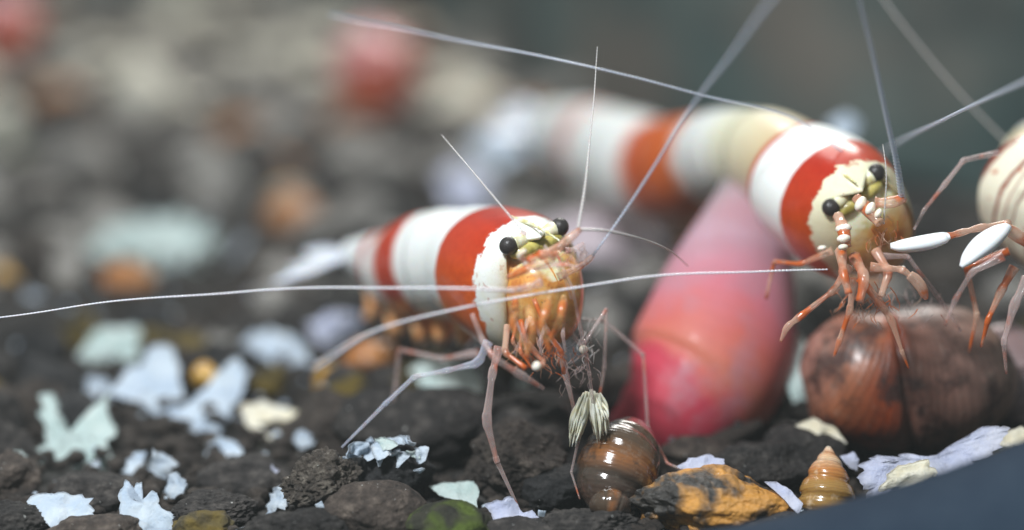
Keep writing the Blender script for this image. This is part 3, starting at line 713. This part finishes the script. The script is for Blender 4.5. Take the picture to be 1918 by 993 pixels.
# far snails and pebbles, strongly out of focus
m_fp = shell_mat('far_pink_shell', [(0, (.80, .42, .44)), (.35, (.74, .30, .30)), (.5, (.62, .10, .04)), (1, (.48, .09, .03))])
def far_snail(label, x, y0, y1, r, d=None):
    d = d or 79.0; k = d / 40
    sn = thing('snail', label, 'snail', P(x, y1, d), 'snails on the bed')
    add('shell', shell_mesh([P(x - 10, y0, d), P(x - 5, y0 + (y1 - y0) * .25, d), P(x + 5, y0 + (y1 - y0) * .6, d), P(x + 15, y0 + (y1 - y0) * .9, d), P(x + 20, y1, d)], [.1 * k, r * .9 * k, r * k, r * .6 * k, .05], [.5, .75], n=24), m_fp, sn)
far_snail('blurred pink and red snail in the upper background, left of the cream tail', 700, 45, 225, .80)
far_snail('blurred red snail cut off at the far upper left corner', 10, -20, 120, .62)

# ------------------------------------------------------------------ dark blue hose in front
hose = thing('hose', 'thick dark slate-blue rubber hose curving up out of the lower right corner', 'hose', P(1700, 993, 36))
HR = 3.0
edge_pts = [(1180, 1010), (1340, 994), (1500, 962), (1700, 908), (1800, 874), (1918, 828), (2040, 770), (2150, 705)]
hp = []
for i, (x, y) in enumerate(edge_pts):
    a = edge_pts[max(0, i - 1)]; b = edge_pts[min(len(edge_pts) - 1, i + 1)]
    n_ = nrm(np.array([-(b[1] - a[1]), (b[0] - a[0])], float)); k = 36.2 / 40
    hp.append(P(x + n_[0] * HR * 100 / k, y + n_[1] * HR * 100 / k, 36.2 + .0 * i))
def hose_mat():
    m = NT('slate_rubber'); u, v = m.uv()
    m.set('Base Color', m.ramp(m.noise(1.5, 4), [(.3, (.010, .019, .034)), (.7, (.018, .031, .052))])); m.set('Base Color', m.mix(m.val(m.noise(14, 6, .7), [(.45, 0), (.8, .5)]), m.ramp(m.noise(.6, 5, .6), [(.3, (.008, .018, .036)), (.7, (.020, .034, .054))]), (.05, .07, .09))); m.set('Specular IOR Level', .12); m.set('Roughness', .85); m.bump(m.noise(22, 5), .12, .02)
    return m.m
add('hose_wall', tube(hp, [HR] * len(hp), 64, 12), hose_mat(), hose)

# ------------------------------------------------------------------ stones in front
G = None
stone('porous_stone', 'craggy porous brown stone where the long thin leg comes down', 602, 905, 40.1, .72, .58, .6, M['rock_porous'], 3, sub=6, amp=.22, freq=2.0, pores=.30)
stone('black_stone', 'black stone capped with crumbled white flakes', 735, 880, 41.0, .82, .62, .7, M['rock_black'], 5, sub=5)
stone('brown_stone', 'smooth grey-brown stone at the bottom edge below the black stone', 700, 965, 39.8, 1.10, .62, .7, M['rock_brown'], 8, sub=5, amp=.1)
stone('mossy_stone', 'rounded stone covered with green moss at the bottom edge', 850, 990, 39.3, .88, .48, .7, M['rock_moss'], 11, sub=5, amp=.1)
stone('grey_stone', 'large grey-brown stone behind the middle leg of the front shrimp', 965, 865, 41.6, 1.02, .82, .9, M['rock_brown'], 14, sub=6, amp=.15, pores=.15)
stone('black_stone', 'black stone in the gap left of the bronze snail', 1045, 915, 41.0, .75, .52, .7, M['rock_black'], 17)
stone('dark_stone', 'low dark stone at the bottom edge under the bronze snail', 1105, 985, 39.5, .95, .35, .6, M['rock'], 19, sub=6, pores=.2)
stone('mottled_stone', 'long orange and black mottled stone beside the amber cone snail', 1335, 945, 40.0, 1.50, .68, .8, M['rock_orange'], 23, sub=6, amp=.14, freq=2.0, tilt=-.03)
stone('dark_stone', 'dark stone behind the mottled orange stone', 1420, 880, 41.6, 1.2, .62, .8, M['rock'], 27)
stone('dark_stone', 'dark stone under the pink snail', 1310, 860, 42.6, 1.0, .45, .8, M['rock_brown'], 29)
stone('dark_stone', 'dark stone between the mottled stone and the brown snail', 1500, 850, 42.2, .9, .6, .8, M['rock'], 31)
stone('dark_stone', 'long dark stone behind the porous stone under the body', 780, 790, 43.6, 1.7, .75, 1.1, M['rock'], 33)
stone('dark_stone', 'dark soil lump left of the mossy stone in deep shade', 640, 800, 44.4, 1.2, .8, 1.1, M['rock_brown'], 35)
stone('dark_stone', 'dark lump behind the grey stone and the hanging claws', 1010, 790, 43.6, 1.3, .7, 1.0, M['rock'], 37)
stone('dark_stone', 'small stone right of the jagged white flake at the bottom', 400, 960, 40.3, .80, .40, .6, M['rock'], 41, sub=6, pores=.2)
stone('mossy_stone', 'yellow-brown algae covered stone at the bottom left', 388, 988, 39.6, .62, .32, .5, M['rock_moss2'], 43, sub=5)
stone('dark_stone', 'dark stone at the bottom left corner', 15, 985, 39.7, .75, .42, .6, M['rock'], 45, sub=6, pores=.2)
stone('dark_stone', 'dark stone between the two white flakes at the bottom left', 190, 1000, 39.5, .9, .38, .6, M['rock_brown'], 47, sub=5)
stone('dark_stone', 'low dark stone at the bottom edge right of the algae stone', 560, 1010, 39.0, 1.1, .55, .6, M['rock'], 49, sub=6, pores=.2)
stone('dark_stone', 'dark stone behind the oval white flake at the left', 175, 925, 41.2, .9, .42, .7, M['rock'], 51)
stone('dark_stone', 'upright dark stone at the left edge', 20, 900, 41.6, .55, .55, .6, M['rock_brown'], 53)
stone('dark_stone', 'dark stone left of the porous stone', 470, 905, 42.0, 1.1, .5, .8, M['rock'], 55)
stone('dark_stone', 'dark stone under the white flake on the right by the hose', 1750, 935, 40.8, 1.6, .5, .9, M['rock'], 57)
stone('dark_stone', 'dark stone below the amber cone snail', 1500, 1000, 39.3, 1.2, .45, .8, M['rock'], 59)
stone('dark_stone', 'dark stone under the white flake at the bottom middle', 965, 1015, 39.4, 1.1, .45, .8, M['rock'], 61)

# ------------------------------------------------------------------ flakes in and near focus
fl = lambda *a, **k: flake_px(*a, **k)
fl('oval bluish-white flake lying at the bottom left', [(48, 948), (62, 934), (88, 922), (112, 925), (140, 930), (168, 936), (172, 952), (182, 968), (168, 978), (130, 984), (95, 978), (66, 972)], 39.9, M['flake'], tip=1.2, seed=2)
fl('jagged white flake with three upright fingers at the bottom left', [(226, 962), (224, 930), (228, 898), (236, 900), (238, 925), (248, 935), (254, 905), (264, 904), (264, 922), (268, 934), (284, 918), (296, 922), (298, 940), (308, 952), (326, 962), (330, 976), (318, 990), (290, 1000), (262, 990), (236, 975)], 39.8, M['flake'], tip=.5, curl=.2, seed=3)
fl('thin curved flake edge beside the jagged flake', [(140, 996), (165, 982), (200, 970), (228, 966), (232, 972), (205, 984), (175, 1004)], 39.5, M['flake'], tip=.4, seed=4)
fl('blue-white strip of flake at the bottom, left of the brown stone', [(430, 1000), (470, 976), (510, 964), (545, 966), (530, 985), (480, 1004)], 39.4, M['flake'], tip=.8, seed=5)
fl('small blurred white flake above the small dark stone', [(378, 918), (420, 912), (462, 924), (458, 942), (415, 944), (380, 936)], 41.4, M['flake_green'], tip=.6, seed=6)
fl('white flake lying behind the mossy stone', [(800, 912), (850, 905), (888, 902), (897, 925), (894, 950), (860, 942), (820, 928)], 40.6, M['flake_green'], tip=.9, seed=7)
fl('blue-white flake under the foot of the middle leg', [(915, 948), (930, 936), (960, 934), (972, 950), (985, 960), (1002, 955), (1014, 970), (1010, 1005), (960, 1010), (928, 995), (920, 968)], 39.7, M['flake_lilac'], tip=.4, seed=8)
fl('tiny white chip beside the blue-white flake', [(1008, 955), (1022, 958), (1020, 970), (1008, 968)], 39.6, M['flake'], seed=9, name='white_chip')
fl('small white chip on the porous stone', [(590, 944), (602, 938), (608, 952), (594, 956)], 39.45, M['flake'], seed=10, name='white_chip')
fl('lilac-white flake on top of the mottled orange stone', [(1268, 872), (1290, 858), (1330, 852), (1365, 858), (1362, 872), (1320, 878), (1290, 884)], 40.4, M['flake_lilac'], tip=.8, seed=11)
fl('narrow lilac flake standing at the right end of the mottled stone', [(1436, 906), (1458, 904), (1484, 918), (1498, 940), (1496, 962), (1480, 948), (1462, 928)], 39.6, M['flake_lilac'], tip=.5, seed=12)
fl('lilac flake standing between the cone snail and the brown snail', [(1575, 855), (1600, 848), (1612, 860), (1606, 884), (1590, 876)], 40.9, M['flake_lilac'], tip=.3, seed=13)
fl('broad lilac-white flake reaching up along the blue hose', [(1612, 930), (1608, 895), (1622, 866), (1640, 852), (1665, 862), (1700, 850), (1740, 856), (1790, 850), (1800, 832), (1838, 806), (1862, 797), (1878, 806), (1876, 830), (1850, 862), (1800, 890), (1720, 925), (1660, 950)], 40.4, M['flake_lilac'], tip=.55, curl=.35, seed=14)
fl('cream crust lying on the broad lilac flake', [(1648, 918), (1660, 888), (1690, 870), (1730, 862), (1762, 872), (1750, 892), (1700, 915)], 39.9, M['flake_cream'], tip=.4, thick=.16, seed=15)
fl('pink-white flake at the foot of the brown snail', [(1498, 800), (1525, 780), (1560, 800), (1585, 830), (1560, 842), (1520, 828)], 42.0, M['flake_cream'], tip=.5, seed=16)
fl('cream crust under the brown snail near the right edge', [(1850, 838), (1880, 812), (1918, 800), (1940, 830), (1900, 860)], 41.0, M['flake_cream'], tip=.5, seed=17)
# crumbled flakes on the black stone
cl = thing('flake_heap', 'crumbled white and greenish flakes heaped on the black stone', 'flakes', P(725, 850, 40.6))
for k, (x, y, w_, h_) in enumerate([(655, 850, 26, 9), (672, 838, 24, 12), (690, 852, 16, 14), (700, 836, 20, 12), (715, 842, 18, 20), (728, 828, 24, 9), (745, 824, 22, 8), (764, 826, 18, 8), (748, 858, 20, 11), (772, 852, 14, 7), (790, 850, 12, 12), (786, 876, 9, 8), (640, 862, 14, 5), (708, 858, 8, 14), (735, 845, 14, 6)]):
    a = random.uniform(-.5, .4); poly = [(w_ * math.cos(t) * (1 + random.uniform(-.25, .25)), h_ * math.sin(t) * (1 + random.uniform(-.3, .3))) for t in np.linspace(0, 2 * math.pi, 9, endpoint=False)]
    poly = [((p * math.cos(a) - q * math.sin(a)) / 100, -(p * math.sin(a) + q * math.cos(a)) / 100) for p, q in poly]
    V_, F_ = flake_mesh(poly, .05, 4, .22, 20 + k, 2.6); V_ = V_ @ rotm(random.uniform(-.9, .9), random.uniform(-.9, .9), 0).T * 1.15; o_ = P(x, y, 40.4 + random.uniform(-.15, .2))
    mk('chip', o_ + np.outer(V_[:, 0], RI) + np.outer(V_[:, 1], UP) + np.outer(V_[:, 1] * .5 - V_[:, 2], FW), F_, M['flake_green'] if k in (5, 9) else M['flake'], cl)
# blurred flakes of the middle distance on the left
mid = [
 ('pale green-blue forked flake, blurred, at the left', [(60, 745), (88, 745), (102, 790), (130, 810), (160, 770), (190, 742), (205, 780), (215, 850), (238, 880), (200, 885), (120, 890), (55, 880), (48, 850), (90, 830), (75, 790)], 44.2, 'flake_green'),
 ('small bright oval flake right of the forked green-blue flake', [(228, 868), (245, 850), (272, 848), (268, 872), (248, 890), (228, 884)], 43.0, 'flake'),
 ('big blurred white flake with a peak, left of centre', [(210, 735), (235, 700), (262, 665), (290, 650), (318, 672), (340, 720), (352, 760), (340, 800), (310, 800), (290, 765), (250, 745)], 46.4, 'flake'),
 ('V-shaped bright blue-white flake in the left middle', [(318, 790), (340, 760), (375, 735), (400, 700), (425, 678), (452, 690), (455, 730), (432, 760), (430, 800), (400, 812), (360, 812)], 46.0, 'flake'),
 ('cream-white blurred flake pointing right, left of the thin leg', [(446, 770), (480, 755), (520, 765), (560, 775), (545, 805), (520, 830), (490, 835), (470, 805)], 45.0, 'flake_cream'),
 ('round blurred flake below the V-shaped flake', [(382, 835), (405, 820), (440, 828), (456, 850), (440, 878), (405, 886), (385, 865)], 43.6, 'flake'),
 ('faint grey-green flake above the forked flake', [(160, 625), (200, 612), (250, 620), (262, 660), (230, 692), (180, 690), (160, 660)], 49.5, 'flake_green'),
 ('pinkish-white flake blurred under the shrimp tail', [(450, 640), (500, 615), (560, 640), (600, 680), (575, 710), (530, 690), (480, 660)], 50.0, 'flake'),
 ('blue-white flake under the orange swimmerets', [(575, 610), (620, 585), (670, 595), (665, 635), (610, 650)], 51.0, 'flake_lilac'),
 ('large pale flake far left behind, with rusty patch under it', [(165, 470), (200, 425), (260, 400), (330, 405), (390, 430), (400, 490), (370, 530), (300, 520), (240, 500), (180, 500)], 60.0, 'flake_green'),
 ('pale blurred flake above the front shrimp back', [(820, 330), (860, 305), (910, 320), (925, 365), (890, 400), (840, 390)], 66.0, 'flake_lilac'),
 ('grey-white flake blurred left of the second tail', [(880, 270), (920, 235), (970, 240), (985, 290), (930, 320)], 64.0, 'flake'),
 ('dull flake far behind the cream pebble', [(330, 300), (380, 270), (440, 290), (460, 350), (420, 400), (360, 380)], 68.0, 'flake_grey'),
 ('pale flake at the left edge above the feeler', [(95, 470), (130, 450), (160, 480), (155, 540), (110, 550)], 57.0, 'flake_grey'),
 ('small light flake blurred beyond the second shrimp head', [(1555, 230), (1585, 210), (1612, 228), (1600, 258), (1565, 262)], 52.0, 'flake'),
 ('pale blurred flake under the body of the front shrimp', [(770, 690), (830, 670), (900, 690), (905, 740), (850, 760), (790, 740)], 46.5, 'flake_green'),
 ('dull flake blurred between body and pink snail', [(1090, 560), (1130, 540), (1170, 590), (1150, 640), (1100, 620)], 52.0, 'flake_grey'),
 ('pale green flake between pink snail and brown snail', [(1470, 640), (1500, 620), (1520, 660), (1505, 740), (1480, 750), (1465, 700)], 44.6, 'flake_green'),
]
for k, (lb, poly, d, m_) in enumerate(mid): fl(lb, poly, d, M[m_], tip=.9, curl=.35, thick=.12, seed=30 + k)
def pebble(label, x, y, rx, ry, mat, d=None, name='pebble', cat='pebble'):
    d = d or ground_depth(y + ry * 60); k = d / 40
    return stone(name, label, x, y, d, rx * k, ry * k, rx * k * .8, mat, int(x + y) % 97, sub=3, amp=.12, cat=cat)
pebble('pale round pebble blurred in the upper left background', 272, 185, .68, .74, M['cream'])
pebble('yellow pebble blurred left of the front shrimp tail', 538, 378, .40, .36, M['amber'])
pebble('rust-brown lump under the large pale flake at the left', 240, 520, .55, .30, M['rust'])
pebble('beige pebble at the left edge, upper half', 5, 245, .42, .55, M['cream'])
pebble('amber lump at the left edge beside the thin feeler', 8, 525, .28, .32, M['amber'])
pebble('amber lump between the peaked and the V-shaped flakes', 385, 705, .30, .28, M['amber'], 46.8)
pebble('brown lump right of the V-shaped flake', 505, 715, .40, .30, M['rock_moss2'], 47.0)
pebble('orange lump blurred under the swimmerets', 620, 715, .40, .32, M['amber'], 48.0)
pebble('yellow lump below the swimmerets', 690, 665, .55, .30, M['rust'], 48.5)
pebble('small rust crumb behind the oval flake', 140, 925, .12, .08, M['rust'], 40.9)
pebble('olive lump blurred at the upper left', 80, 300, .9, .5, M['rock_moss'], 74)
pebble('wide pink-grey pebble behind the front shrimp feelers', 1110, 470, 1.4, .9, flat_mat('pinkish_pebble', (.50, .40, .44), (.62, .54, .58), 1.2, .5, .2), 58)
pebble('dark rounded lump left of the second shrimp tail', 860, 300, .9, .55, M['rock_black'], 75)

# ------------------------------------------------------------------ soil pellets: the nearest as things, the rest one mass
protos = []
for k in range(7):
    V_, F_ = displaced_ico(4, (1, 1, 1), .2, 1.5, 60 + k, .12)
    me = bpy.data.meshes.new('soil_pellet'); me.from_pydata(V_.tolist(), [], [tuple(f) for f in F_]); me.shade_smooth(); me.materials.append(M[('rock', 'rock_brown', 'rock', 'rock_black', 'rock_brown', 'rock', 'rock_moss2')[k]]); protos.append(me)
lowV, lowF = displaced_ico(2, (1, 1, 1), .2, 1.5, 5)
rng = random.Random(3); cells = []
y = 41.5
while y < 118:
    step = 1.22 if y < 54 else 2.0
    half = y * .26 + 2
    x = -half
    while x < half:
        cells.append((x + rng.uniform(-.5, .5), y + rng.uniform(-.5, .5), step)); x += step
    y += step * .9
def to_px(p):
    v = np.array(p) - CAM; d = v @ FW; return 959 + (v @ RI) / d * 4000, 496.5 - (v @ UP) / d * 4000, d
near, far = [], []
for (x, y, st) in cells:
    a, b, d = to_px((x, y, 0))
    if d < 42.8 or not (-60 < a < 1980): continue
    if any(min(q[0] for q in f_[1]) - 25 < a < max(q[0] for q in f_[1]) + 25 and min(q[1] for q in f_[1]) - 10 < b - 35 < max(q[1] for q in f_[1]) + 60 and d < f_[2] + .9 for f_ in mid): continue
    if d > 62 and x > 2.5 and y > 64: continue
    r = st * rng.uniform(.42, .68)
    (near if d < 53 else far).append((x, y, r, rng.uniform(-.15, .25)))
near = near[:290]
marks = [('forked green-blue flake', 140, 820), ('peaked white flake', 280, 730), ('V-shaped flake', 400, 760), ('cream-white blurred flake', 510, 795), ('oval white flake', 115, 955), ('faint grey-green flake', 210, 650),
 ('front shrimp tail', 640, 480), ('front shrimp belly', 780, 640), ('thin long leg', 700, 770), ('porous stone', 600, 905), ('hanging bristly claws', 1100, 780), ('pink snail', 1320, 640), ('big brown snail', 1690, 710),
 ('second shrimp tail', 1120, 300), ('shrimp at the edge', 1880, 500), ('large pale flake', 280, 470), ('pinkish-white flake', 525, 660), ('yellow pebble', 538, 378)]
tone = ['dark grey', 'brownish', 'dark grey', 'black', 'brownish', 'dark grey', 'olive-tinted']
used = {}
for (x, y, r, z) in near:
    k = rng.randrange(7); o = bpy.data.objects.new('soil_pellet', protos[k]); COL.objects.link(o); o.location = (x, y, z)
    o.rotation_euler = [rng.uniform(0, 6.28) for _ in range(3)]; o.scale = (r, r * rng.uniform(.75, 1), r * rng.uniform(.7, 1))
    a, b, d = to_px((x, y, z)); mk_ = min(marks, key=lambda q: (q[1] - a) ** 2 + (q[2] - b) ** 2)
    dx, dy = a - mk_[1], b - mk_[2]; w_ = ('right of' if dx > 0 else 'left of') if abs(dx) > abs(dy) else ('above' if dy < 0 else 'below')
    near_ = 'close' if math.hypot(dx, dy) < 90 else 'some way'
    tagit(o, f'{"large" if r > .9 else "middle-sized" if r > .75 else "small"} {tone[k]} soil pellet {near_} {w_} the {mk_[0]}', 'soil pellet', 'soil pellets of the bed')
parts = {k: ([], []) for k in range(5)}
for (x, y, r, z) in far:
    k = rng.choice((0, 0, 0, 1, 1, 1, 1, 2, 2, 2, 2, 3, 3, 4)) if y > 70 else rng.choice((0, 0, 0, 1, 1, 1, 1, 2, 2, 2, 2, 2, 2, 4))
    Vl, Fl = parts[k]; o = len(Vl); R_ = rotm(*[rng.uniform(0, 6.28) for _ in range(3)])
    Vl += ((lowV @ R_.T) * r * np.array([1, .9, .8]) + np.array([x, y, z])).tolist(); Fl += [tuple(i + o for i in f) for f in lowF]
for k, (nm, mt) in enumerate((('gravel', M['rock']), ('gravel', M['rock_brown']), ('pale_gravel', M['flake_grey']), ('light_gravel', M['cream']), ('rusty_gravel', M['rust']))):
    o = mk(nm, parts[k][0], parts[k][1], mt); tagit(o, ['far bed of dark soil grains dissolving in blur', 'brown grains of the far bed', 'grey chips strewn over the far bed', 'light pebbles strewn over the far bed', 'rust-brown grains strewn over the far bed'][k], 'gravel', None, 'stuff')

small = []
for k in range(6):
    V_, F_ = flake_mesh([(math.cos(t) * rng.uniform(.5, 1.1), math.sin(t) * rng.uniform(.4, 1.0)) for t in np.linspace(0, 2 * math.pi, 9, endpoint=False)], .10, 6, .45, 80 + k, 1.1, 4)
    me = bpy.data.meshes.new('small_flake'); me.from_pydata(V_.tolist(), [], [tuple(f) for f in F_]); me.shade_smooth(); me.materials.append(M[('flake', 'flake', 'flake_green', 'flake_lilac', 'flake', 'flake_grey')[k]]); small.append(me)
spots = [(30, 860), (300, 870), (330, 905), (180, 720), (330, 690), (500, 880), (570, 820), (110, 700), (410, 640), (40, 650), (300, 600), (480, 560), (560, 560), (60, 560), (90, 430), (450, 470), (600, 740), (850, 800), (780, 745), (980, 720), (1180, 905), (1280, 835), (1470, 800), (700, 870), (520, 935), (20, 955), (1110, 540), (430, 330), (180, 330), (620, 300)]
for k, (x, y) in enumerate(spots):
    d = max(40.6, ground_depth(y + 18)); q = rng.randrange(6); o = bpy.data.objects.new('small_flake', small[q]); COL.objects.link(o)
    z_ = .3 * d / 46; o.location = P(x, y, d); sc_ = rng.uniform(.22, .42) * (1 if d < 50 else 1.7 * d / 60); o.scale = (sc_, sc_, sc_)
    o.rotation_euler = (rng.uniform(.2, 1.3), rng.uniform(-.5, .5), rng.uniform(-1, 1))
    mk_ = min(marks, key=lambda q_: (q_[1] - x) ** 2 + (q_[2] - y) ** 2); dx, dy = x - mk_[1], y - mk_[2]
    w_ = ('right of' if dx > 0 else 'left of') if abs(dx) > abs(dy) else ('above' if dy < 0 else 'below')
    tagit(o, f'{"tiny" if sc_ < .33 else "small"} {("white", "white", "pale green", "lilac", "white", "grey")[q]} flake {"near" if math.hypot(dx, dy) < 100 else "well"} {w_} the {mk_[0]}', 'flake', 'small flakes strewn over the bed')

# loose grains between the stones
gv, gf = displaced_ico(1, (1, 1, 1), .25, 1.5, 9)
for nm, mt, cnt in (('soil_grains', M['rock_brown'], 4800), ('pale_grains', M['flake'], 500)):
    Vl, Fl = [], []
    for _ in range(cnt):
        y = 37 + rng.random() ** 1.4 * 26; x = rng.uniform(-1, 1) * (y * .26 + 1); r = rng.uniform(.06, .30) if nm == 'soil_grains' else rng.uniform(.05, .14)
        o_ = len(Vl); R_ = rotm(*[rng.uniform(0, 6.28) for _ in range(3)])
        Vl += ((gv @ R_.T) * r * np.array([1, .9, .7]) + np.array([x, y, rng.uniform(-.15, .12) - max(0, 44 - y) * .04])).tolist(); Fl += [tuple(i + o_ for i in f) for f in gf]
    tagit(mk(nm, Vl, Fl, mt), 'loose soil crumbs between the stones' if nm == 'soil_grains' else 'pale crumbs between the stones', None, None, 'stuff')

# ------------------------------------------------------------------ the slightly cloudy water
import bmesh
bm = bmesh.new(); bmesh.ops.create_cube(bm, size=1.0)
bmesh.ops.scale(bm, vec=(260, 260, 64), verts=bm.verts); bmesh.ops.translate(bm, vec=(0, 100, 28), verts=bm.verts)
me = bpy.data.meshes.new('haze'); bm.to_mesh(me); bm.free()
hm = bpy.data.materials.new('cloudy_water'); hm.use_nodes = True; hm.node_tree.nodes.clear()
ho = hm.node_tree.nodes.new('ShaderNodeOutputMaterial'); hv = hm.node_tree.nodes.new('ShaderNodeVolumePrincipled')
hv.inputs['Color'].default_value = (.86, .93, .92, 1); hv.inputs['Density'].default_value = .0006
hm.node_tree.links.new(hv.outputs[0], ho.inputs['Volume']); me.materials.append(hm)
o = bpy.data.objects.new('haze', me); COL.objects.link(o); o['kind'] = 'stuff'; o['label'] = 'slightly cloudy aquarium water filling the whole view'

# pieces that would otherwise read alike are told apart by which is nearer
from collections import defaultdict
like = defaultdict(list)
for o in bpy.data.objects:
    if o.name.startswith(('soil_pellet', 'small_flake')): like[o['label']].append(o)
for lb, os_ in like.items():
    if len(os_) > 1:
        for o, w_ in zip(sorted(os_, key=lambda q: q.location.y), ('nearest', 'second nearest', 'third nearest', 'fourth nearest', 'fifth nearest', 'farthest')): o['label'] = (lb.replace(' some way', '') if len(lb.split()) > 12 else lb) + f', {w_} one'

for o in bpy.data.objects:
    if '_o' in o: del o['_o']
